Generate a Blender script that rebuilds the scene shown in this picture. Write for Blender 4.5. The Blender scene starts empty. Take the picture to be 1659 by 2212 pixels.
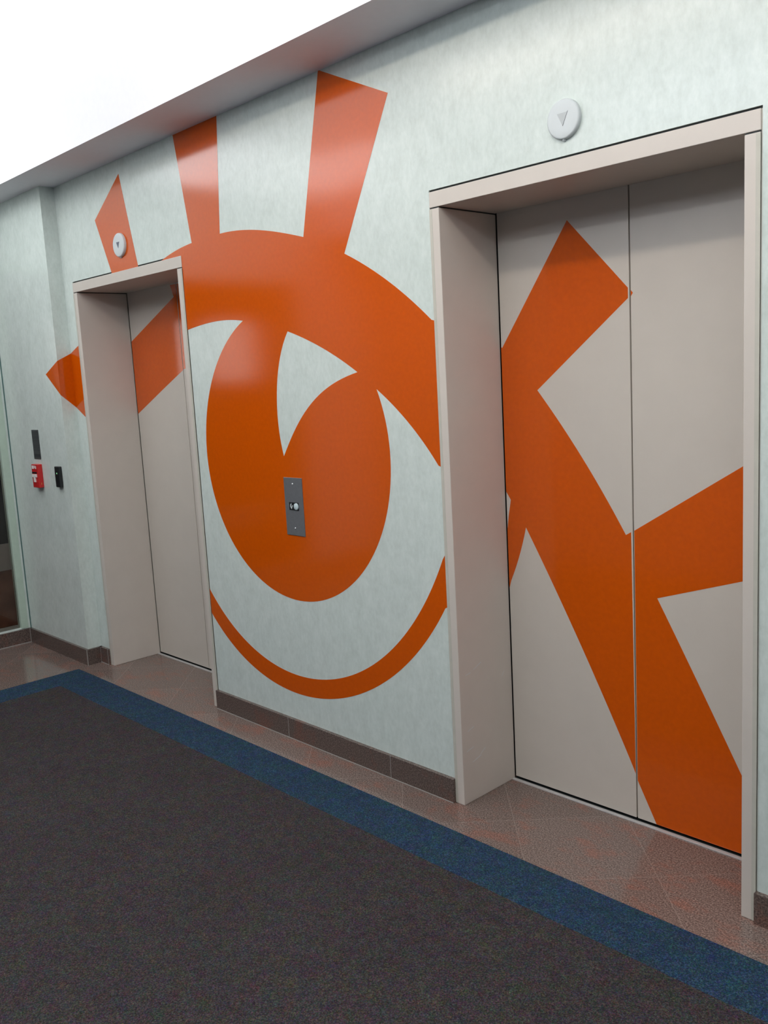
import bpy, bmesh, math
from mathutils import Matrix, Vector

# ------------------------------------------------------------------ camera, world, exposure
sc = bpy.context.scene
COL = sc.collection
cam_d = bpy.data.cameras.new('camera')
cam_d.sensor_fit = 'HORIZONTAL'
cam_d.sensor_width = 36.0
cam_d.lens = 1944.18 / 1659.0 * 36.0
cam_d.clip_start = 0.05
cam = bpy.data.objects.new('camera', cam_d)
COL.objects.link(cam)
Rm = Matrix(((0.693552, -0.068832, 0.717111), (0.718333, 0.141561, -0.681145), (-0.054631, 0.987534, 0.147624)))
cam.matrix_world = Matrix.Translation((2.1019, -2.3290, 1.5782)) @ Rm.to_4x4()
sc.camera = cam
wd = bpy.data.worlds.new('world')
sc.world = wd
wd.use_nodes = True
wd.node_tree.nodes['Background'].inputs[0].default_value = (0.8, 0.9, 1.0, 1)
wd.node_tree.nodes['Background'].inputs[1].default_value = 0.05
vs = sc.view_settings
vs.view_transform = 'Standard'
vs.look = 'None'
vs.gamma = 1.0
vs.use_curve_mapping = False
vs.exposure = 0.0

# light strengths (radiance of the lit diffusers)
L_PANEL, L_WARM, L_COOL, L_BRIGHT, L_MID = (1.65, 15.5, 15.5, 4.6, 3.8)

# ------------------------------------------------------------------ dimensions (metres; wall face y=0, floor z=0)
HD, HH, FT, DEP, WID = 2.134, 0.0512, 0.0417, 0.2967, 1.0428
XA, XC = -2.6979, 0.5343            # left opening start, meeting line of the two leaves
XO, XL, PR = -2.8537, -3.6616, 0.0845   # pier corner, end wall, pier projection
SH, SD = 2.714, 0.2706              # soffit height and depth
CH = 3.0                            # raised ceiling
HB, BP = 0.0929, 0.0159             # stone skirting
XR, YF = 4.2, -3.1                  # right end, wall behind the camera

# ------------------------------------------------------------------ materials
def srgb(r, g, b):
    return tuple(((c / 255) / 12.92 if c / 255 <= 0.04045 else ((c / 255 + 0.055) / 1.055) ** 2.4) for c in (r, g, b)) + (1,)

class NT:
    def __init__(s, name):
        s.m = bpy.data.materials.new(name); s.m.use_nodes = True
        s.t = s.m.node_tree; s.b = s.t.nodes['Principled BSDF']
        s.co = s.n('ShaderNodeTexCoord').outputs['Object']
    def n(s, typ, **kw):
        x = s.t.nodes.new(typ)
        for k, v in kw.items(): setattr(x, k, v)
        return x
    def l(s, a, b): s.t.links.new(a, b)
    def mapv(s, sc_, rot=(0, 0, 0)):
        m = s.n('ShaderNodeMapping'); m.inputs['Scale'].default_value = sc_; m.inputs['Rotation'].default_value = rot
        s.l(s.co, m.inputs[0]); return m.outputs[0]
    def noise(s, scale, detail=3, vec=None, rough=0.5):
        x = s.n('ShaderNodeTexNoise'); x.inputs['Scale'].default_value = scale; x.inputs['Detail'].default_value = detail
        x.inputs['Roughness'].default_value = rough
        s.l(vec or s.co, x.inputs['Vector']); return x.outputs['Fac']
    def ramp(s, fac, stops):
        r = s.n('ShaderNodeValToRGB'); e = r.color_ramp.elements
        while len(e) < len(stops): e.new(0.5)
        for i, (p, c) in enumerate(stops): e[i].position = p; e[i].color = c
        s.l(fac, r.inputs[0]); return r.outputs[0]
    def math(s, op, a, b=None, c=None):
        x = s.n('ShaderNodeMath', operation=op)
        for i, v in enumerate((a, b, c)):
            if v is None: continue
            if isinstance(v, (int, float)): x.inputs[i].default_value = v
            else: s.l(v, x.inputs[i])
        return x.outputs[0]
    def mix(s, fac, a, b, mode='MIX'):
        x = s.n('ShaderNodeMix', data_type='RGBA', blend_type=mode)
        if isinstance(fac, (int, float)): x.inputs[0].default_value = fac
        else: s.l(fac, x.inputs[0])
        for i, v in ((6, a), (7, b)):
            if isinstance(v, tuple): x.inputs[i].default_value = v
            else: s.l(v, x.inputs[i])
        return x.outputs[2]
    def bump(s, h, strength, dist):
        x = s.n('ShaderNodeBump'); x.inputs['Strength'].default_value = strength; x.inputs['Distance'].default_value = dist
        s.l(h, x.inputs['Height']); s.l(x.outputs[0], s.b.inputs['Normal'])
    def set(s, col=None, rough=None, metal=None, spec=None):
        for k, v in (('Base Color', col), ('Roughness', rough), ('Metallic', metal), ('Specular IOR Level', spec)):
            if v is None: continue
            if isinstance(v, (int, float, tuple)): s.b.inputs[k].default_value = v
            else: s.l(v, s.b.inputs[k])
        return s.m

def simple(name, col, rough=0.5, metal=0.0, spec=0.5, var=0.04, scale=30):
    t = NT(name)
    f = t.noise(scale, 3)
    a = tuple(min(1, c * (1 - var)) for c in col[:3]) + (1,)
    b = tuple(min(1, c * (1 + var)) for c in col[:3]) + (1,)
    return t.set(t.ramp(f, [(0.3, a), (0.7, b)]), rough, metal, spec)

def mk_wall():
    t = NT('wallcovering')
    fine = t.noise(52, 4, t.mapv((1.3, 1.3, 0.7)), 0.65)
    blot = t.noise(15, 4, t.mapv((1.2, 1.2, 0.8)), 0.6)
    f = t.math('ADD', t.math('MULTIPLY', fine, 0.5), t.math('MULTIPLY', blot, 0.5))
    c = t.ramp(f, [(0.36, (0.54, 0.60, 0.555, 1)), (0.5, (0.59, 0.655, 0.61, 1)), (0.64, (0.64, 0.70, 0.655, 1))])
    t.bump(fine, 0.12, 0.002)
    return t.set(c, 0.22, 0, 0.5)

def mk_granite(name, dark=1.0, grout=True):
    t = NT(name)
    sep = t.n('ShaderNodeSeparateXYZ'); t.l(t.co, sep.inputs[0]); x, y = sep.outputs[0], sep.outputs[1]
    g1 = t.noise(190, 2, None, 0.7)
    g2 = t.noise(420, 1)
    vein = t.noise(5, 6, t.mapv((1, 1.8, 1), (0, 0, 0.5)), 0.72)
    base = t.ramp(g1, [(0.30, (0.075*dark, 0.055*dark, 0.05*dark, 1)), (0.5, (0.20*dark, 0.145*dark, 0.125*dark, 1)), (0.68, (0.38*dark, 0.29*dark, 0.245*dark, 1))])
    org = t.ramp(g1, [(0.35, (0.13*dark, 0.065*dark, 0.05*dark, 1)), (0.62, (0.42*dark, 0.20*dark, 0.15*dark, 1))])
    vf = t.ramp(vein, [(0.50, (0, 0, 0, 1)), (0.62, (0.8, 0.8, 0.8, 1))])
    c = t.mix(vf, base, org)
    c = t.mix(t.math('MULTIPLY', t.math('GREATER_THAN', g2, 0.66), 0.5), c, (0.34*dark, 0.30*dark, 0.27*dark, 1))
    if grout:
        P = 0.5593
        u = t.math('DIVIDE', t.math('SUBTRACT', t.math('ADD', x, y), 0.23), P)
        v = t.math('DIVIDE', t.math('SUBTRACT', t.math('SUBTRACT', x, y), 0.18), P)
        lines = []
        for w in (u, v):
            fr = t.math('FRACT', w)
            dd = t.math('MINIMUM', fr, t.math('SUBTRACT', 1.0, fr))
            lines.append(t.math('LESS_THAN', dd, 0.0032))
        ln = t.math('MAXIMUM', *lines)
        cb = t.n('ShaderNodeCombineXYZ'); t.l(t.math('FLOOR', u), cb.inputs[0]); t.l(t.math('FLOOR', v), cb.inputs[1])
        wn = t.n('ShaderNodeTexWhiteNoise'); t.l(cb.outputs[0], wn.inputs['Vector'])
        tone = t.math('ADD', 0.90, t.math('MULTIPLY', wn.outputs['Value'], 0.2))
        cc = t.n('ShaderNodeCombineColor')
        for i in range(3): t.l(tone, cc.inputs[i])
        c = t.mix(1.0, c, cc.outputs[0], 'MULTIPLY')
        c = t.mix(t.math('MULTIPLY', ln, 0.5), c, (0.27, 0.22, 0.19, 1))
    return t.set(c, 0.13 if grout else 0.2, 0, 0.5)

def mk_carpet(name, cols, k=1.0):
    t = NT(name)
    a = t.noise(230, 2, None, 0.8)
    h = t.n('ShaderNodeTexVoronoi'); h.inputs['Scale'].default_value = 260; t.l(t.co, h.inputs['Vector'])
    big = t.noise(2.2, 3)
    c = t.ramp(a, [(0.28, cols[0]), (0.5, cols[1]), (0.72, cols[2])])
    hs = t.n('ShaderNodeMix', data_type='RGBA', blend_type='OVERLAY'); hs.inputs[0].default_value = 0.35
    t.l(c, hs.inputs[6]); t.l(h.outputs['Color'], hs.inputs[7])
    hn = t.n('ShaderNodeTexNoise'); hn.inputs['Scale'].default_value = 26; hn.inputs['Detail'].default_value = 4; t.l(t.co, hn.inputs['Vector'])
    hm = t.n('ShaderNodeMix', data_type='RGBA', blend_type='OVERLAY'); hm.inputs[0].default_value = 0.45
    t.l(hs.outputs[2], hm.inputs[6]); t.l(hn.outputs['Color'], hm.inputs[7])
    hs = hm
    tone = t.math('ADD', 0.85, t.math('MULTIPLY', big, 0.3))
    cc = t.n('ShaderNodeCombineColor')
    for i in range(3): t.l(tone, cc.inputs[i])
    c = t.mix(1.0, hs.outputs[2], cc.outputs[0], 'MULTIPLY')
    t.bump(a, 0.6, 0.004)
    return t.set(c, 0.95, 0, 0.15)

def mk_vinyl(name, rough, bmp):
    t = NT(name)
    f = t.noise(60, 3)
    c = t.ramp(f, [(0.3, (0.55, 0.080, 0.0, 1)), (0.7, (0.60, 0.088, 0.0, 1))])
    t.bump(t.noise(45, 3, t.mapv((1.4, 1.4, 0.6)), 0.6), bmp, 0.002)
    return t.set(c, rough, 0, 0.6)

def mk_emit(name, col, strength):
    t = NT(name)
    t.b.inputs['Emission Color'].default_value = col
    t.b.inputs['Emission Strength'].default_value = strength
    return t.set((0.85, 0.85, 0.85, 1), 0.6)

M = {}
M['wall'] = mk_wall()
M['paint'] = simple('white_ceiling_paint', (0.86, 0.845, 0.90, 1), 0.7, var=0.01)
M['granite'] = mk_granite('floor_granite', 0.72)
M['skirt'] = mk_granite('skirting_granite', 0.50, False)
M['steel'] = simple('beige_door_enamel', (0.56, 0.51, 0.445, 1), 0.33, 0, 0.5, 0.015, 12)
M['frame'] = simple('beige_frame_enamel', (0.58, 0.525, 0.465, 1), 0.36, 0, 0.5, 0.015, 12)
M['dark'] = simple('dark_gap', (0.018, 0.022, 0.022, 1), 0.6)
M['caulk'] = simple('caulk', (0.49, 0.47, 0.40, 1), 0.5)
M['joint'] = simple('joint_filler', (0.27, 0.25, 0.23, 1), 0.6)
M['alu'] = simple('aluminium_sill', (0.58, 0.565, 0.55, 1), 0.28, 0.4)
M['plate'] = simple('brushed_steel_plate', (0.17, 0.175, 0.185, 1), 0.42, 0.35, 0.5, 0.05, 80)
M['screw'] = simple('screw', (0.85, 0.85, 0.83, 1), 0.35, 0.1)
M['vinyl'] = mk_vinyl('orange_vinyl_on_wall', 0.13, 0.05)
M['vinyl_door'] = mk_vinyl('orange_vinyl_on_door', 0.12, 0.015)
M['carpet'] = mk_carpet('grey_carpet', [(0.009, 0.0082, 0.009, 1), (0.033, 0.0285, 0.0295, 1), (0.085, 0.071, 0.070, 1)])
M['blue'] = mk_carpet('blue_carpet', [(0.004, 0.010, 0.018, 1), (0.015, 0.036, 0.064, 1), (0.048, 0.086, 0.130, 1)])
M['lens'] = simple('white_lantern_plastic', (0.60, 0.64, 0.64, 1), 0.55, 0, 0.3, 0.01)
M['arrow_dark'] = simple('arrow_dark', (0.10, 0.11, 0.16, 1), 0.4)
M['arrow_grey'] = simple('arrow_grey', (0.43, 0.46, 0.46, 1), 0.4)
M['black'] = simple('black_plastic', (0.012, 0.013, 0.014, 1), 0.3)
M['button'] = simple('pale_button', (0.52, 0.62, 0.64, 1), 0.25)
M['red'] = simple('red_enamel', (0.50, 0.015, 0.015, 1), 0.3)
M['white'] = simple('white_plastic', (0.75, 0.72, 0.68, 1), 0.35)
M['brass'] = simple('brass', (0.75, 0.42, 0.12, 1), 0.3, 1.0)
M['led'] = mk_emit('green_led', (0.1, 0.9, 0.2, 1), 0.8)
M['green_frame'] = simple('pale_green_frame', (0.42, 0.52, 0.43, 1), 0.4)
M['teal'] = simple('teal_gap', (0.06, 0.13, 0.12, 1), 0.5)
M['brown'] = simple('brown_wood', (0.32, 0.14, 0.08, 1), 0.45, var=0.25, scale=9)
M['rail'] = simple('grey_rail', (0.55, 0.52, 0.47, 1), 0.5)
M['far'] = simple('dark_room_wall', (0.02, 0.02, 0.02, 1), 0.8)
def mk_sign():
    t = NT('dark_sign_face')
    sep = t.n('ShaderNodeSeparateXYZ'); t.l(t.co, sep.inputs[0])
    cb = t.n('ShaderNodeCombineXYZ'); t.l(sep.outputs[2], cb.inputs[2])
    f = t.noise(42, 3, cb.outputs[0], 0.7)
    return t.set(t.ramp(f, [(0.35, (0.022, 0.026, 0.03, 1)), (0.6, (0.075, 0.08, 0.078, 1))]), 0.35)
M['sign'] = mk_sign()
def mk_glass():
    t = NT('smoked_glass')
    t.b.inputs['Transmission Weight'].default_value = 1.0
    t.b.inputs['IOR'].default_value = 1.45
    return t.set((0.80, 0.76, 0.72, 1), 0.02)
M['glass'] = mk_glass()
M['lightbox'] = mk_emit('ceiling_diffuser', (0.93, 0.97, 1.0, 1), L_PANEL)
M['light_warm'] = mk_emit('warm_tube', (1.0, 0.90, 0.80, 1), L_WARM)
M['light_cool'] = mk_emit('cool_tube', (0.86, 0.93, 1.0, 1), L_COOL)
M['light_bright'] = mk_emit('bright_diffuser', (0.95, 0.97, 1.0, 1), L_BRIGHT)
M['light_left'] = mk_emit('bright_diffuser_mid', (0.95, 0.97, 1.0, 1), L_MID)
M['reflection_glow'] = mk_emit('reflection_glow', (0.95, 0.96, 1.0, 1), 2.2)  # glow of the added panels beyond the glazing
M['front'] = simple('opposite_wall_paint', (0.18, 0.20, 0.23, 1), 0.7, 0, 0.3)

# ------------------------------------------------------------------ helpers
def box(bm, x0, x1, y0, y1, z0, z1, bev=0.0):
    vs_ = [bm.verts.new(p) for p in ((x0,y0,z0),(x1,y0,z0),(x1,y1,z0),(x0,y1,z0),(x0,y0,z1),(x1,y0,z1),(x1,y1,z1),(x0,y1,z1))]
    fs = [bm.faces.new([vs_[i] for i in f]) for f in ((0,3,2,1),(4,5,6,7),(0,1,5,4),(1,2,6,5),(2,3,7,6),(3,0,4,7))]
    if bev > 0:
        es = list({e for f in fs for e in f.edges})
        bmesh.ops.bevel(bm, geom=es, offset=bev, segments=2, affect='EDGES', profile=0.5)

def disc(bm, cx, cz, r, prof, n=48):
    """solid of revolution about the y axis; prof = [(radius, y), ...] from the wall outward"""
    rings = []
    for rr, yy in prof:
        if rr <= 1e-6: rings.append([bm.verts.new((cx, yy, cz))])
        else: rings.append([bm.verts.new((cx + rr*math.cos(2*math.pi*i/n), yy, cz + rr*math.sin(2*math.pi*i/n))) for i in range(n)])
    for a, b in zip(rings, rings[1:]):
        for i in range(n):
            j = (i+1) % n
            if len(b) == 1: bm.faces.new((a[i], a[j], b[0]))
            elif len(a) == 1: bm.faces.new((a[0], b[j], b[i]))
            else: bm.faces.new((a[i], a[j], b[j], b[i]))

def sheet(bm, loops, y, th, xoff=0.0):
    """flat outline in the x-z plane (first loop outer, others holes) with its front at y, back at y+th"""
    geom = []
    for lp in loops:
        vv = [bm.verts.new((x + xoff, y + th, z)) for x, z in lp]
        geom += [bm.edges.new((vv[i], vv[(i+1) % len(vv)])) for i in range(len(vv))]
    r = bmesh.ops.triangle_fill(bm, edges=geom, use_beauty=True, use_dissolve=False)
    fs = [f for f in r['geom'] if isinstance(f, bmesh.types.BMFace)]
    ex = bmesh.ops.extrude_face_region(bm, geom=fs)
    bmesh.ops.translate(bm, vec=(0, -th, 0), verts=[v for v in ex['geom'] if isinstance(v, bmesh.types.BMVert)])

def obj(name, bm, mat, parent=None, smooth=False):
    bmesh.ops.recalc_face_normals(bm, faces=bm.faces[:])
    me = bpy.data.meshes.new(name); bm.to_mesh(me); bm.free()
    me.materials.append(M[mat])
    if smooth:
        for p in me.polygons: p.use_smooth = True
    o = bpy.data.objects.new(name, me); COL.objects.link(o)
    if parent is not None:
        o.parent = parent
        o.matrix_parent_inverse = Matrix.Translation(parent.location).inverted()
    return o

def boxes(name, mat, parent, *bs, bev=0.0):
    bm = bmesh.new()
    for b in bs: box(bm, *b, bev=bev)
    return obj(name, bm, mat, parent)

def tag(o, label, cat=None, kind=None, group=None):
    o['label'] = label
    if cat: o['category'] = cat
    if kind: o['kind'] = kind
    if group: o['group'] = group
    return o

def empty(name, loc):
    o = bpy.data.objects.new(name, None); o.location = loc; COL.objects.link(o); return o

# ------------------------------------------------------------------ the room shell
WB = 0.42                       # back of the wall mass
G = 0.003                       # shadow gap around the frames
XL1, XR1 = XA - FT - G, XA + WID + FT + G
XL2, XR2 = -FT - G, WID + FT + G
ZT = HD + HH + 0.007
tag(boxes('floor', 'granite', None, (XL - 1.6, XR, YF, WB, -0.08, 0.0)),
    'polished brown speckled granite floor laid in diagonal square tiles', 'floor', 'structure')
wb = boxes('wall_back', 'wall', None,
      (XO, XL1, 0, WB, 0, SH + 0.02), (XL1, XR1, 0, WB, ZT, SH + 0.02), (XR1, XL2, 0, WB, 0, SH + 0.02),
      (XL2, XR2, 0, WB, ZT, SH + 0.02), (XR2, XR, 0, WB, 0, SH + 0.02))
tag(wb, 'mottled pale grey-green covered wall that holds both elevator openings', 'wall', 'structure')
tag(boxes('wall_back_left', 'wall', None, (XL, XO, -PR, WB, 0, SH + 0.02)),
    'shallow projecting pier of pale wallcovering left of the far elevator', 'wall', 'structure')
# end wall with a glazed opening
OY0, OY1, OZ0, OZ1 = -2.35, -0.150, 0.100, 2.35
tag(boxes('wall_left', 'wall', None,
      (XL - 0.12, XL, OY1 + 0.045, -PR, 0, CH + 0.1), (XL - 0.12, XL, OY0, OY1 + 0.045, 0, OZ0), (XL - 0.12, XL, OY0, OY1 + 0.045, OZ1, CH + 0.1),
      (XL - 0.12, XL, YF, OY0, 0, CH + 0.1)),
    'end wall at the far left with a tall glazed opening', 'wall', 'structure')
tag(boxes('wall_right', 'front', None, (XR, XR + 0.12, YF, WB, 0, CH + 0.1)), 'right end wall of the lobby, out of view', 'wall', 'structure')
tag(boxes('wall_front', 'front', None, (XL - 0.12, XR + 0.12, YF - 0.12, YF, 0, CH + 0.1)), 'wall opposite the elevators, behind the viewer', 'wall', 'structure')
tag(boxes('ceiling', 'paint', None,
      (XL - 1.6, XR, -SD, WB, SH, CH + 0.1),            # lowered soffit along the elevator wall
      (XL - 0.12, XR, YF, -SD, CH, CH + 0.1),           # raised centre
      (XL, XR, YF, -2.62, SH, CH)),                     # soffit on the other side
    'white raised ceiling with a lowered soffit strip along the elevator wall', 'ceiling', 'structure')
tag(boxes('trim_1', 'teal', None, (XL - 0.002, XL + 0.004, -PR - 0.006, -PR + 0.001, HB, SH)),
    'thin dark green shadow joint where pier meets end wall', 'trim', 'structure')

# granite skirting, cut into lengths with thin pale joints
def skirting(name, label, segs, joints):
    e = empty(name, (segs[0][0], segs[0][2], 0)); tag(e, label, 'baseboard', 'structure')
    boxes('skirting_stone', 'skirt', e, *[s + (0.0, HB) for s in segs])
    if joints: boxes('joint', 'joint', e, *joints)
    return e
def jv(x, y): return (x - 0.0012, x + 0.0012, y - 0.0006, y + 0.004, 0.0, HB)
skirting('baseboard_back', 'dark granite baseboard between the two elevator doors and right of the near one',
         [(XR1 - G, XL2 + G, -BP, 0.001), (XR2 - G, XR, -BP, 0.001)],
         [jv(-1.033, -BP), jv(-0.376, -BP), (XR1, XL2, -BP - 0.003, -BP, 0.0, 0.0025)])
skirting('baseboard_back_left', 'dark granite baseboard stepping round the foot of the projecting pier',
         [(XL, XO + BP, -PR - BP, -PR + 0.001), (XO - 0.001, XO + BP, -PR, -0.0), (XO, XL1 + G, -BP, 0.001)],
         [(XO + BP - 0.004, XO + BP + 0.001, -PR - BP - 0.001, -PR - BP + 0.003, 0, HB), jv(XO + BP + 0.002, -BP),
          (XL1 - 0.006, XL1 - 0.002, -BP - 0.001, -BP + 0.002, 0, HB), (XO + BP, XL1, -BP - 0.003, -BP, 0.0, 0.003)])
skirting('baseboard_left', 'dark granite baseboard under the glazing of the end wall',
         [(XL - 0.001, XL + BP, YF, -PR - BP)],
         [(XL + BP - 0.001, XL + BP + 0.004, YF, -PR - BP, 0.0, 0.005), (XL + BP - 0.002, XL + BP + 0.001, -PR - BP - 0.003, -PR - BP, 0, HB)])

# glazed opening in the end wall
w1 = empty('window_1', (XL, (OY0 + OY1) / 2, OZ0)); tag(w1, 'dark full-height glazing in a pale green frame at the far left edge', 'window', 'structure')
boxes('window_frame', 'green_frame', w1, (XL - 0.05, XL + 0.004, OY1, OY1 + 0.046, OZ0 - 0.002, OZ1 + 0.045), (XL - 0.05, XL + 0.004, OY0 - 0.0, OY0 + 0.045, OZ0, OZ1 + 0.045),
      (XL - 0.05, XL + 0.004, OY0, OY1, OZ1, OZ1 + 0.045))
boxes('pane', 'glass', w1, (XL - 0.030, XL - 0.022, OY0 + 0.045, OY1, OZ0, OZ1))
# the dark room seen through it
RX = XL - 0.55
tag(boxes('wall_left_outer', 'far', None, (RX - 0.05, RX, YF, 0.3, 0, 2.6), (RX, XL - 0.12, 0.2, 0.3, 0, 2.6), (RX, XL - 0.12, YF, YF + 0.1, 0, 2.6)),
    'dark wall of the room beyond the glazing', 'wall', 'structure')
tag(boxes('trim_2', 'brown', None, (RX, RX + 0.02, YF + 0.1, 0.2, 0.0, 0.40)), 'brown timber wainscot beyond the glazing', 'trim', 'structure')
tag(boxes('trim_3', 'rail', None, (RX, RX + 0.045, YF + 0.1, 0.2, 0.40, 0.58)), 'blurred grey rail above the brown wainscot beyond the glazing', 'trim', 'structure')

for nm, a, b in (('glow_panel_1', -1.15, -0.75), ('glow_panel_2', -2.25, -1.8)):  # unseen glowing panels, added for the bright reflections in the orange vinyl
    w = empty(nm, (RX, (a + b) / 2, 1.62)); tag(w, 'narrow glowing panel added in the far room, seen only as a reflection' if nm == 'glow_panel_1' else 'second narrow glowing panel added in the far room, further from the elevators', 'window', 'structure')
    boxes('pane', 'reflection_glow', w, (RX + 0.001, RX + 0.01, a, b, 1.62, 2.1))  # emitting sheet of the added panel, not glazing

# ------------------------------------------------------------------ elevator doors
D2L = [(0.0040,1.6650),(0.0089,1.6597),(0.3015,2.0639),(0.5272,1.8199),(0.5273,1.7872),(0.1607,1.5036),(0.1799,1.4804),(0.1988,1.4570),(0.2176,1.4335),(0.2362,1.4099),(0.2546,1.3861),(0.2728,1.3622),(0.2908,1.3381),(0.3086,1.3139),(0.3262,1.2895),(0.3436,1.2650),(0.3609,1.2404),(0.3779,1.2156),(0.3947,1.1907),(0.4113,1.1657),(0.4277,1.1405),(0.4439,1.1152),(0.4600,1.0898),(0.4758,1.0642),(0.4914,1.0386),(0.5068,1.0127),(0.5265,1.0240),(0.5327,0.1727),(0.5195,0.2000),(0.5062,0.2274),(0.4929,0.2547),(0.4795,0.2820),(0.4660,0.3092),(0.4525,0.3364),(0.4389,0.3635),(0.4252,0.3907),(0.4114,0.4178),(0.3976,0.4448),(0.3837,0.4718),(0.3698,0.4988),(0.3557,0.5258),(0.3416,0.5527),(0.3275,0.5795),(0.3132,0.6064),(0.2989,0.6332),(0.2845,0.6599),(0.2701,0.6866),(0.2556,0.7133),(0.2410,0.7400),(0.2263,0.7666),(0.2116,0.7932),(0.1968,0.8197),(0.1820,0.8462),(0.1670,0.8726),(0.1520,0.8991),(0.1370,0.9254),(0.1218,0.9518),(0.1066,0.9781),(0.0914,1.0043),(0.0913,1.0043),(0.0830,0.9734),(0.0737,0.9427),(0.0635,0.9123),(0.0525,0.8821),(0.0406,0.8524),(0.0278,0.8229),(0.0142,0.7939),(-0.0003,0.7653),(0.0040,0.9900),(0.0130,1.0430),(0.0255,1.1030),(0.0040,1.1330)]
D2R = [(0.5385,1.0300),(0.9127,1.2610),(1.0300,1.3330),(1.0300,0.9440),(0.6198,0.8106),(0.6348,0.7832),(0.6499,0.7558),(0.6648,0.7284),(0.6798,0.7010),(0.6947,0.6736),(0.7095,0.6462),(0.7244,0.6187),(0.7392,0.5913),(0.7540,0.5638),(0.7687,0.5364),(0.7835,0.5089),(0.7982,0.4814),(0.8128,0.4539),(0.8275,0.4264),(0.8421,0.3988),(0.8567,0.3713),(0.8713,0.3437),(0.8859,0.3161),(0.9004,0.2884),(0.9149,0.2607),(1.0300,0.0500),(1.0300,0.0120),(0.6090,0.0120),(0.5385,0.1510)]
D1L = [(0.004, 1.861), (0.502, 2.064), (0.473, 2.128), (0.5315, 2.128), (0.5315, 1.676), (0.30, 1.5765), (0.004, 1.447)]
D1R = [(0.5375, 2.128), (1.036, 2.128), (1.036, 1.83), (0.80, 1.775), (0.70, 1.742), (0.574, 1.689), (0.5375, 1.6785)]
TRI = [(0.5375, 1.8115), (0.5450, 1.8020), (0.5375, 1.7915)]
FY = -0.004
def elevator(name, x0, label, decals_l, decals_r, lab_l, lab_r, scuffs=False):
    e = empty(name, (x0 + WID / 2, 0, 0)); tag(e, label, 'elevator door', 'structure')
    # surround: header over two deep jambs
    boxes('header', 'frame', e, (x0 - FT, x0 + WID + FT, FY, DEP, HD, HD + HH), bev=0.0015)
    boxes('jamb', 'frame', e, (x0 - FT, x0, FY, DEP, 0, HD - 0.004), bev=0.002)
    boxes('jamb', 'frame', e, (x0 + WID, x0 + WID + FT, FY, DEP, 0, HD - 0.004), bev=0.002)
    boxes('shaft_shadow', 'dark', e, (x0 - 0.1, x0 + WID + 0.1, DEP + 0.032, DEP + 0.06, 0, HD + 0.08),
          (x0 - FT, x0 - 0.001, FY + 0.003, DEP, HD - 0.004, HD), (x0 + WID + 0.001, x0 + WID + FT, FY + 0.003, DEP, HD - 0.004, HD),
          (x0 - FT - G, x0 + WID + FT + G, 0.006, 0.10, HD + HH, ZT))
    boxes('side_caulk', 'caulk', e, (x0 - FT - G, x0 - FT, 0.001, 0.10, 0, HD + HH), (x0 + WID + FT, x0 + WID + FT + G, 0.001, 0.10, 0, HD + HH))
    for a, b, dec, lab in ((x0 + 0.0045, x0 + XC - 0.0025, decals_l, lab_l), (x0 + XC + 0.0025, x0 + WID - 0.003, decals_r, lab_r)):
        pn = boxes('door_panel', 'steel', e, (a, b, DEP, DEP + 0.03, 0.011, HD + 0.05), bev=0.0012)
        bm = bmesh.new()
        for d in dec:
            sheet(bm, [[(min(max(x, a - x0 + 0.0005), b - x0 - 0.0005), z) for x, z in d]], DEP - 0.0004, 0.0005, x0)
        dc = obj('decal', bm, 'vinyl_door', pn)
        dc.matrix_parent_inverse = Matrix.Identity(4)
        dc['label'] = lab
    boxes('sill', 'alu', e, (x0, x0 + WID, DEP - 0.019, DEP - 0.004, -0.01, 0.0045), bev=0.0015)
    boxes('sill_groove', 'dark', e, (x0, x0 + WID, DEP - 0.004, DEP + 0.032, -0.01, 0.001))
    for xa_, xb_ in ((x0 - FT, x0 - FT + 0.011), (x0 + WID + FT - 0.011, x0 + WID + FT)):
        cbd = boxes('caulk_bead', 'caulk', e, (xa_ - 0.001, xb_, FY - 0.0006, 0.02, 0.0 if name == 'door_1' else 0.002, HD - 0.006))
        cbd['label'] = 'slightly darker caulk bead along the outer edge'
    if scuffs:
        bm = bmesh.new()
        X = x0 + 0.0004
        for (y, z, ly, lz) in ((0.075, 0.50, 0.045, 0.018), (0.235, 0.43, 0.018, 0.018), (0.03, 0.275, 0.035, 0.010), (0.095, 0.165, 0.03, 0.018), (0.05, 0.15, 0.05, 0.012), (0.03, 0.49, 0.03, 0.003), (0.02, 0.2, 0.04, 0.008)):
            h = 0.0018
            vv = [bm.verts.new(p) for p in ((X, y, z), (X, y + ly, z + lz), (X, y + ly * 0.95, z + lz + h), (X, y, z + h))]
            bm.faces.new(vv)
        r = bmesh.ops.extrude_face_region(bm, geom=bm.faces[:])
        bmesh.ops.translate(bm, vec=(-0.0003, 0, 0), verts=[v for v in r['geom'] if isinstance(v, bmesh.types.BMVert)])
        s = obj('scuff_marks', bm, 'lens', e); s['label'] = 'pale scratches on the inner face of the left jamb'
    return e
elevator('door_1', XA, 'far elevator with closed beige doors, an orange stripe across their upper half', [D1L], [D1R],
         'glossy orange diagonal stripe', 'glossy orange patch half hidden by the jamb')
elevator('door_2', 0.0, 'near elevator at the right with closed beige doors under large orange eye-corner shapes', [D2L], [TRI, D2R],
         'orange lash and curved lid shape', 'orange forked lid corner running down to the sill', True)

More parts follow.
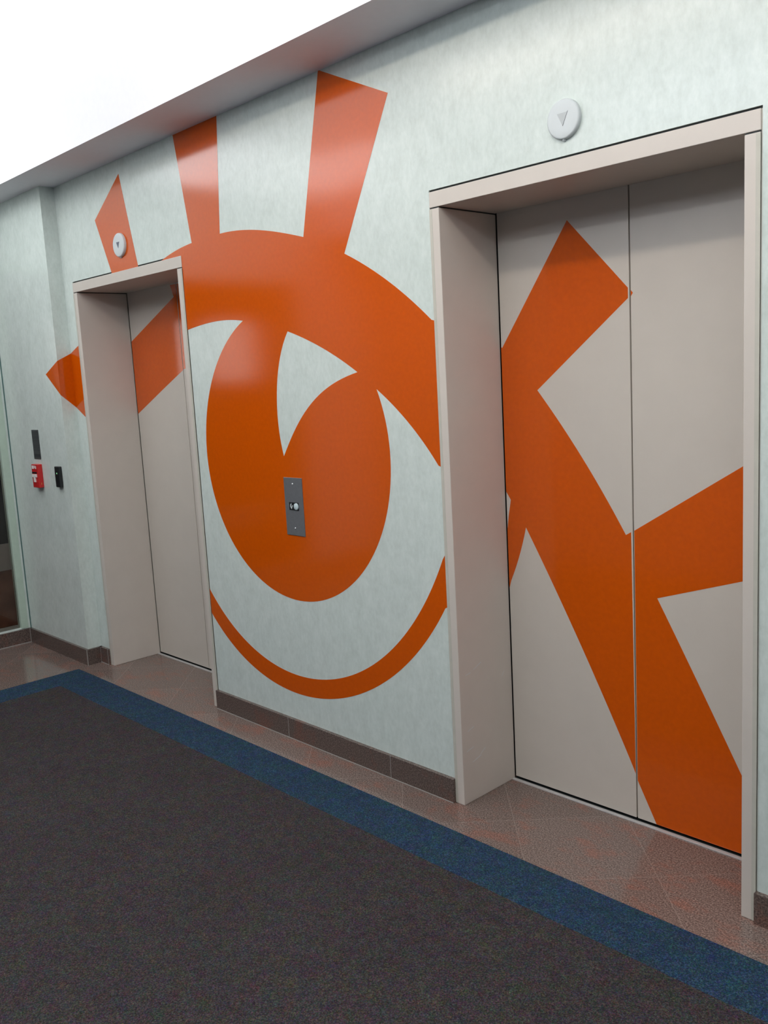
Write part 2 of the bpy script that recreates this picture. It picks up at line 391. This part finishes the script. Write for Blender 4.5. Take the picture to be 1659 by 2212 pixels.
# ------------------------------------------------------------------ the orange eye on the wall
EYE = [(-1.7901,2.1862),(-1.7603,2.1935),(-1.7304,2.2003),(-1.7003,2.2063),(-1.6701,2.2117),(-1.6398,2.2165),(-1.6093,2.2206),(-1.5788,2.2240),(-1.5483,2.2268),(-1.5176,2.2289),(-1.6010,2.7138),(-1.2470,2.7138),(-1.2904,2.2357),(-1.2599,2.2355),(-1.2295,2.2346),(-1.1990,2.2329),(-1.1687,2.2306),(-1.1383,2.2277),(-1.1081,2.2242),(-1.0779,2.2202),(-1.0478,2.2156),(-1.0177,2.2105),(-0.9878,2.2049),(-0.9579,2.1989),(-0.9282,2.1926),(-0.8985,2.1858),(-0.8689,2.1787),(-0.8394,2.1713),(-0.8099,2.1636),(-0.7805,2.1557),(-0.7511,2.1476),(-0.7218,2.1393),(-0.5737,2.7172),(-0.2152,2.5472),(-0.4878,2.0450),(-0.4606,2.0320),(-0.4336,2.0185),(-0.4068,2.0046),(-0.3803,1.9902),(-0.3540,1.9754),(-0.3279,1.9602),(-0.3021,1.9446),(-0.2766,1.9286),(-0.2513,1.9121),(-0.2262,1.8953),(-0.2015,1.8780),(-0.1770,1.8603),(-0.1528,1.8423),(-0.1290,1.8238),(-0.1054,1.8050),(-0.0821,1.7858),(-0.0591,1.7662),(-0.0367,1.7602),(-0.0367,1.2522),(-0.0573,1.2602),(-0.0767,1.2849),(-0.0967,1.3090),(-0.1173,1.3326),(-0.1386,1.3556),(-0.1604,1.3781),(-0.1828,1.4001),(-0.2058,1.4214),(-0.2292,1.4422),(-0.2532,1.4624),(-0.2777,1.4820),(-0.3026,1.5010),(-0.3280,1.5194),(-0.3537,1.5372),(-0.3422,1.5094),(-0.3320,1.4810),(-0.3231,1.4523),(-0.3156,1.4231),(-0.3095,1.3937),(-0.3048,1.3640),(-0.3015,1.3342),(-0.2996,1.3043),(-0.2991,1.2743),(-0.3000,1.2443),(-0.3023,1.2145),(-0.3059,1.1847),(-0.3110,1.1552),(-0.3174,1.1259),(-0.3252,1.0970),(-0.3343,1.0684),(-0.3448,1.0403),(-0.3565,1.0128),(-0.3696,0.9858),(-0.3839,0.9594),(-0.3995,0.9337),(-0.4163,0.9088),(-0.4342,0.8847),(-0.4533,0.8614),(-0.4736,0.8391),(-0.4948,0.8178),(-0.5171,0.7975),(-0.5404,0.7784),(-0.5646,0.7603),(-0.5897,0.7435),(-0.6155,0.7279),(-0.6421,0.7135),(-0.6694,0.7005),(-0.6974,0.6889),(-0.7259,0.6786),(-0.7548,0.6697),(-0.7842,0.6623),(-0.8139,0.6564),(-0.8439,0.6519),(-0.8741,0.6490),(-0.9043,0.6475),(-0.9347,0.6475),(-0.9649,0.6491),(-0.9951,0.6522),(-1.0251,0.6567),(-1.0547,0.6628),(-1.0841,0.6703),(-1.1130,0.6792),(-1.1414,0.6896),(-1.1693,0.7014),(-1.1966,0.7145),(-1.2231,0.7289),(-1.2489,0.7447),(-1.2738,0.7616),(-1.2979,0.7798),(-1.3211,0.7991),(-1.3432,0.8194),(-1.3644,0.8408),(-1.3844,0.8632),(-1.4034,0.8865),(-1.4212,0.9107),(-1.4377,0.9357),(-1.4531,0.9614),(-1.4672,0.9878),(-1.4801,1.0149),(-1.4916,1.0425),(-1.5019,1.0705),(-1.5108,1.0991),(-1.5183,1.1280),(-1.5245,1.1572),(-1.5294,1.1866),(-1.5328,1.2163),(-1.5349,1.2460),(-1.5357,1.2759),(-1.5350,1.3057),(-1.5330,1.3355),(-1.5296,1.3652),(-1.5248,1.3947),(-1.5187,1.4240),(-1.5113,1.4530),(-1.5025,1.4817),(-1.4923,1.5099),(-1.4809,1.5377),(-1.4681,1.5649),(-1.4541,1.5916),(-1.4388,1.6176),(-1.4223,1.6428),(-1.4046,1.6673),(-1.3856,1.6910),(-1.3655,1.7137),(-1.3443,1.7354),(-1.3220,1.7560),(-1.2986,1.7755),(-1.2742,1.7938),(-1.2489,1.8108),(-1.2227,1.8265),(-1.1957,1.8407),(-1.1680,1.8533),(-1.1977,1.8580),(-1.2276,1.8616),(-1.2575,1.8644),(-1.2876,1.8663),(-1.3176,1.8674),(-1.3477,1.8679),(-1.3778,1.8676),(-1.4079,1.8667),(-1.4379,1.8652),(-1.4679,1.8632),(-1.4978,1.8607),(-1.5277,1.8578),(-1.5576,1.8546),(-1.5875,1.8510),(-1.6173,1.8471),(-1.6164,1.8441),(-1.6164,2.1832),(-1.8001,2.1832)]
HOLE = [(-0.8625,1.7861),(-0.8319,1.7763),(-0.8016,1.7660),(-0.7713,1.7552),(-0.7413,1.7440),(-0.7115,1.7322),(-0.6818,1.7200),(-0.6524,1.7072),(-0.6232,1.6940),(-0.5943,1.6802),(-0.5655,1.6659),(-0.5371,1.6511),(-0.5089,1.6358),(-0.4810,1.6200),(-0.4534,1.6036),(-0.4835,1.5976),(-0.5133,1.5907),(-0.5429,1.5829),(-0.5723,1.5740),(-0.6012,1.5639),(-0.6297,1.5524),(-0.6576,1.5397),(-0.6848,1.5255),(-0.7114,1.5100),(-0.7370,1.4932),(-0.7618,1.4750),(-0.7857,1.4557),(-0.8085,1.4353),(-0.8304,1.4139),(-0.8514,1.3916),(-0.8715,1.3686),(-0.8909,1.3450),(-0.9096,1.3208),(-0.9279,1.2962),(-0.9460,1.2713),(-0.9538,1.3003),(-0.9601,1.3298),(-0.9648,1.3595),(-0.9680,1.3893),(-0.9699,1.4192),(-0.9704,1.4492),(-0.9696,1.4792),(-0.9676,1.5091),(-0.9642,1.5389),(-0.9595,1.5685),(-0.9533,1.5979),(-0.9457,1.6271),(-0.9364,1.6557),(-0.9255,1.6838),(-0.9127,1.7112),(-0.8980,1.7375),(-0.8813,1.7626)]
LID = [(-1.6164,0.4915),(-1.6113,0.4845),(-1.5900,0.4634),(-1.5679,0.4430),(-1.5451,0.4233),(-1.5216,0.4044),(-1.4975,0.3862),(-1.4727,0.3689),(-1.4473,0.3524),(-1.4213,0.3368),(-1.3948,0.3221),(-1.3678,0.3083),(-1.3403,0.2954),(-1.3124,0.2835),(-1.2840,0.2725),(-1.2554,0.2625),(-1.2263,0.2534),(-1.1970,0.2453),(-1.1675,0.2382),(-1.1377,0.2321),(-1.1077,0.2270),(-1.0776,0.2228),(-1.0474,0.2197),(-1.0171,0.2175),(-0.9868,0.2163),(-0.9564,0.2161),(-0.9261,0.2168),(-0.8958,0.2185),(-0.8656,0.2211),(-0.8356,0.2247),(-0.8057,0.2291),(-0.7759,0.2345),(-0.7464,0.2407),(-0.7170,0.2479),(-0.6879,0.2559),(-0.6591,0.2647),(-0.6306,0.2744),(-0.6024,0.2848),(-0.5745,0.2961),(-0.5469,0.3081),(-0.5197,0.3209),(-0.4929,0.3345),(-0.4665,0.3488),(-0.4404,0.3637),(-0.4149,0.3794),(-0.3897,0.3958),(-0.3650,0.4128),(-0.3407,0.4305),(-0.3169,0.4489),(-0.2936,0.4678),(-0.2708,0.4874),(-0.2485,0.5076),(-0.2267,0.5284),(-0.2055,0.5497),(-0.1847,0.5717),(-0.1646,0.5942),(-0.1450,0.6172),(-0.1259,0.6408),(-0.1075,0.6649),(-0.0897,0.6895),(-0.0725,0.7146),(-0.0560,0.7403),(-0.0367,0.7503),(-0.0367,0.9514),(-0.0576,0.9214),(-0.0708,0.8939),(-0.0847,0.8668),(-0.0992,0.8401),(-0.1143,0.8138),(-0.1300,0.7880),(-0.1462,0.7627),(-0.1631,0.7379),(-0.1806,0.7135),(-0.1987,0.6897),(-0.2174,0.6663),(-0.2367,0.6435),(-0.2565,0.6212),(-0.2770,0.5995),(-0.2980,0.5784),(-0.3197,0.5579),(-0.3418,0.5380),(-0.3646,0.5187),(-0.3879,0.5002),(-0.4118,0.4823),(-0.4362,0.4651),(-0.4611,0.4486),(-0.4865,0.4330),(-0.5124,0.4181),(-0.5388,0.4040),(-0.5656,0.3907),(-0.5929,0.3782),(-0.6206,0.3667),(-0.6486,0.3560),(-0.6770,0.3463),(-0.7057,0.3374),(-0.7348,0.3296),(-0.7641,0.3226),(-0.7936,0.3167),(-0.8233,0.3118),(-0.8532,0.3078),(-0.8833,0.3049),(-0.9134,0.3031),(-0.9436,0.3022),(-0.9738,0.3024),(-1.0040,0.3037),(-1.0342,0.3060),(-1.0643,0.3093),(-1.0942,0.3138),(-1.1240,0.3192),(-1.1535,0.3257),(-1.1828,0.3332),(-1.2118,0.3418),(-1.2405,0.3513),(-1.2689,0.3619),(-1.2968,0.3735),(-1.3243,0.3860),(-1.3513,0.3994),(-1.3779,0.4138),(-1.4039,0.4291),(-1.4293,0.4452),(-1.4542,0.4622),(-1.4784,0.4800),(-1.5020,0.4987),(-1.5250,0.5180),(-1.5473,0.5382),(-1.5688,0.5590),(-1.5897,0.5805),(-1.6098,0.6026),(-1.6164,0.6106)]
LASH = [(-2.1240,2.6470),(-2.0133,2.1832),(-2.2855,2.1832),(-2.4140,2.4690)]
mur = empty('wall_mural', (-0.9, 0, 1.27))
tag(mur, 'giant glossy orange vinyl eye stuck on the wall between and over the elevators', 'mural')
VT = 0.0005
def vpart(name, loops, label=None, y=0.0):
    bm = bmesh.new(); sheet(bm, loops, y - VT, VT); o = obj(name, bm, 'vinyl', mur)
    if label: o['label'] = label
    return o
vpart('iris_and_upper_lid', [EYE, HOLE], 'orange iris joined to the arched upper lid and two lashes, with a wedge-shaped highlight left open')
vpart('lower_lid', [LID], 'thin orange arc under the iris')
vpart('lash', [LASH], 'orange lash above the far elevator')
# the outermost lash folds round the pier
TA, TB, TC = (XL1 + G + 0.003, 1.852), (XO, 1.8095), (XO, 1.5050)
bm = bmesh.new()
sheet(bm, [[TA, TB, TC, (XL1 + G + 0.003, 1.442)]], -VT, VT)
sheet(bm, [[(XO, 1.7700), (-3.0228, 1.7020), (XO, 1.5790)]], -PR - VT, VT)
vv = [bm.verts.new(p) for p in ((XO + VT, 0, TB[1]), (XO + VT, 0, TC[1]), (XO + VT, -PR - VT, 1.5790), (XO + VT, -PR - VT, 1.7700))]
f = bm.faces.new(vv)
r = bmesh.ops.extrude_face_region(bm, geom=[f])
bmesh.ops.translate(bm, vec=(-VT, 0, 0), verts=[v for v in r['geom'] if isinstance(v, bmesh.types.BMVert)])
lt = obj('lash', bm, 'vinyl', mur); lt['label'] = 'orange lash tip folded round the corner of the pier'

# ------------------------------------------------------------------ carpet
CX0, CY0, BW = -2.806, -0.174, 0.205
cp = empty('carpet', (0.7, -1.6, 0)); tag(cp, 'dark grey heathered carpet with a navy blue border inset in the granite', 'carpet')
boxes('carpet_field', 'carpet', cp, (CX0 + BW, XR, YF + 0.02, CY0 - BW, 0.0, 0.006))
cb_ = boxes('carpet_border', 'blue', cp, (CX0, XR, CY0 - BW, CY0, 0.0, 0.006), (CX0, CX0 + BW, YF + 0.02, CY0 - BW, 0.0, 0.006))
cb_['label'] = 'navy blue border band'

# ------------------------------------------------------------------ hall lanterns over the doors
def lantern(cx, cz, r, mat_arrow, label, edge):
    e = empty('hall_lantern', (cx, 0, cz)); tag(e, label, 'elevator indicator light', group='round arrival lanterns over the elevators')
    bm = bmesh.new()
    disc(bm, cx, cz, r, [(r, 0.0), (r, -0.0085), (r * 0.985, -0.0115), (r * 0.95, -0.0135), (r * 0.90, -0.0145), (r * 0.6, -0.0150), (0.0, -0.0152)], 64)
    obj('lens', bm, 'lens', e, True)
    bm = bmesh.new(); disc(bm, cx - r * 0.05, cz - r * 1.0, 0.006, [(0.005, 0), (0.005, -0.007), (0, -0.0095)], 16)
    obj('release_tab', bm, 'lens', e, True)
    s = 0.0190 if edge else 0.0165
    t = [(cx - s * 0.95, cz + s * 0.85), (cx + s * 0.95, cz + s * 0.85), (cx, cz - s * 1.0)]
    bm = bmesh.new(); sheet(bm, [t], -0.0158, 0.0012); obj('arrow', bm, mat_arrow, e)
    if edge:
        bm = bmesh.new(); sheet(bm, [[(t[1][0] + 0.0015, t[1][1] + 0.002), (t[1][0], t[1][1] + 0.001), (t[2][0], t[2][1] - 0.001), (t[2][0] + 0.0015, t[2][1] - 0.001)]], -0.0160, 0.0012)
        o = obj('arrow_edge', bm, 'plate', e); o['label'] = 'darker right edge of the arrow'
lantern(-2.168, 2.310, 0.0585, 'arrow_dark', 'small round white lantern with a dark down arrow on the orange lash', False)
lantern(0.508, 2.292, 0.0560, 'arrow_grey', 'round white lantern with a faint grey down arrow on bare wall over the near elevator', True)

# ------------------------------------------------------------------ call station
c = empty('call_panel', (-0.896, 0, 0.934)); tag(c, 'tall narrow brushed steel call panel with one button on the orange iris', 'elevator call button panel')
boxes('faceplate', 'plate', c, (-0.9575, -0.8345, -0.0035, 0, 0.934, 1.182), bev=0.0012)
boxes('button_housing', 'black', c, (-0.9290, -0.8640, -0.0045, -0.003, 1.043, 1.077), bev=0.001)
bm = bmesh.new(); disc(bm, -0.8795, 1.0600, 0.0145, [(0.0145, -0.0040), (0.0145, -0.0075), (0.0125, -0.009), (0, -0.0095)], 32)
obj('button', bm, 'button', c, True)
bm = bmesh.new()
sheet(bm, [[(-0.9215, 1.0635), (-0.9125, 1.0735), (-0.9125, 1.0655), (-0.9185, 1.0600)], [(-0.9100, 1.0640), (-0.9045, 1.0640), (-0.9125, 1.0480), (-0.9205, 1.0600), (-0.9125, 1.0570)]][:1], -0.0052, 0.001)
sheet(bm, [[(-0.9215, 1.0590), (-0.9125, 1.0470), (-0.9035, 1.0620), (-0.9075, 1.0650), (-0.9125, 1.0560), (-0.9175, 1.0620)]], -0.0052, 0.001)
o = obj('arrow_symbol', bm, 'lens', c)
for z in (1.1560, 0.9665):
    bm = bmesh.new(); disc(bm, -0.8965, z, 0.0032, [(0.0032, -0.003), (0.0032, -0.0050), (0.0015, -0.006), (0, -0.006)], 16)
    obj('screw', bm, 'screw', c, True)

# ------------------------------------------------------------------ fittings on the pier
PY = -PR
s = empty('wall_sign', (-3.26, PY, 1.207)); tag(s, 'narrow dark grey sign plate mounted above the red alarm on the pier', 'sign')
boxes('sign_face', 'sign', s, (-3.3080, -3.2130, PY - 0.003, PY, 1.2070, 1.3820), bev=0.0008)

fa = empty('fire_alarm', (-3.255, PY, 1.038)); tag(fa, 'red manual fire alarm box with a white T-shaped pull handle', 'fire alarm')
FD = 0.032
AX0, AX1, AZ0, AZ1 = -3.2970, -3.2140, 1.0360, 1.1770
boxes('housing', 'red', fa, (AX0, AX1, PY - FD, PY, AZ0, AZ1), bev=0.003)
o = boxes('pull_handle', 'white', fa, (-3.288, -3.226, PY - FD - 0.006, PY - FD + 0.001, 1.100, 1.118), (-3.268, -3.246, PY - FD - 0.006, PY - FD + 0.001, 1.070, 1.101), bev=0.0015)
o['label'] = 'white T-shaped pull handle'
boxes('slot', 'black', fa, (-3.290, -3.225, PY - FD - 0.0015, PY - FD + 0.001, 1.122, 1.132))
o = boxes('label_strip', 'white', fa, (-3.288, -3.262, PY - FD - 0.0008, PY - FD + 0.001, 1.150, 1.170), (-3.256, -3.246, PY - FD - 0.0008, PY - FD + 0.001, 1.154, 1.170), (-3.240, -3.228, PY - FD - 0.0008, PY - FD + 0.001, 1.150, 1.168))
bm = bmesh.new(); box(bm, AX1 - 0.0005, AX1 + 0.002, PY - 0.017, PY - 0.013, 1.054, 1.066)
o = obj('lock', bm, 'brass', fa); o['label'] = 'small brass lock on the side'

cr = empty('card_reader', (-2.97, PY, 1.055)); tag(cr, 'small black card reader with a tiny green light right of the red alarm', 'card reader')
boxes('housing', 'black', cr, (-3.0020, -2.9440, PY - 0.021, PY, 1.0500, 1.1720), bev=0.004)
bm = bmesh.new(); box(bm, -2.974, -2.970, PY - 0.0220, PY - 0.0205, 1.128, 1.136)
o = obj('indicator_light', bm, 'led', cr); o['label'] = 'tiny green indicator'

# ------------------------------------------------------------------ ceiling lights
tag(boxes('ceiling_light', 'lightbox', None, (XL, XR - 0.01, -2.58, -SD - 0.002, CH - 0.012, CH - 0.001)),
    'broad glowing white diffuser filling the raised ceiling', 'ceiling light')
for nm, mt, a, b, lab in (('ceiling_light', 'light_warm', -1.27, -1.15, 'warm linear light running along the middle of the ceiling'),
                          ('ceiling_light', 'light_cool', -2.50, -2.34, 'cool linear light running along the far side of the ceiling')):
    tag(boxes(nm, mt, None, (-1.0, 2.6, a, b, CH - 0.030, CH - 0.0125)), lab, 'ceiling light')
tag(boxes('ceiling_light', 'light_bright', None, (-3.45, -2.40, -1.46, -0.70, CH - 0.028, CH - 0.0125)),
    'brighter diffuser at the far left end of the ceiling', 'ceiling light')
tag(boxes('ceiling_light', 'light_left', None, (-3.2, -2.05, -2.28, -1.62, CH - 0.028, CH - 0.0125)),
    'square bright diffuser beside the far left end light', 'ceiling light')
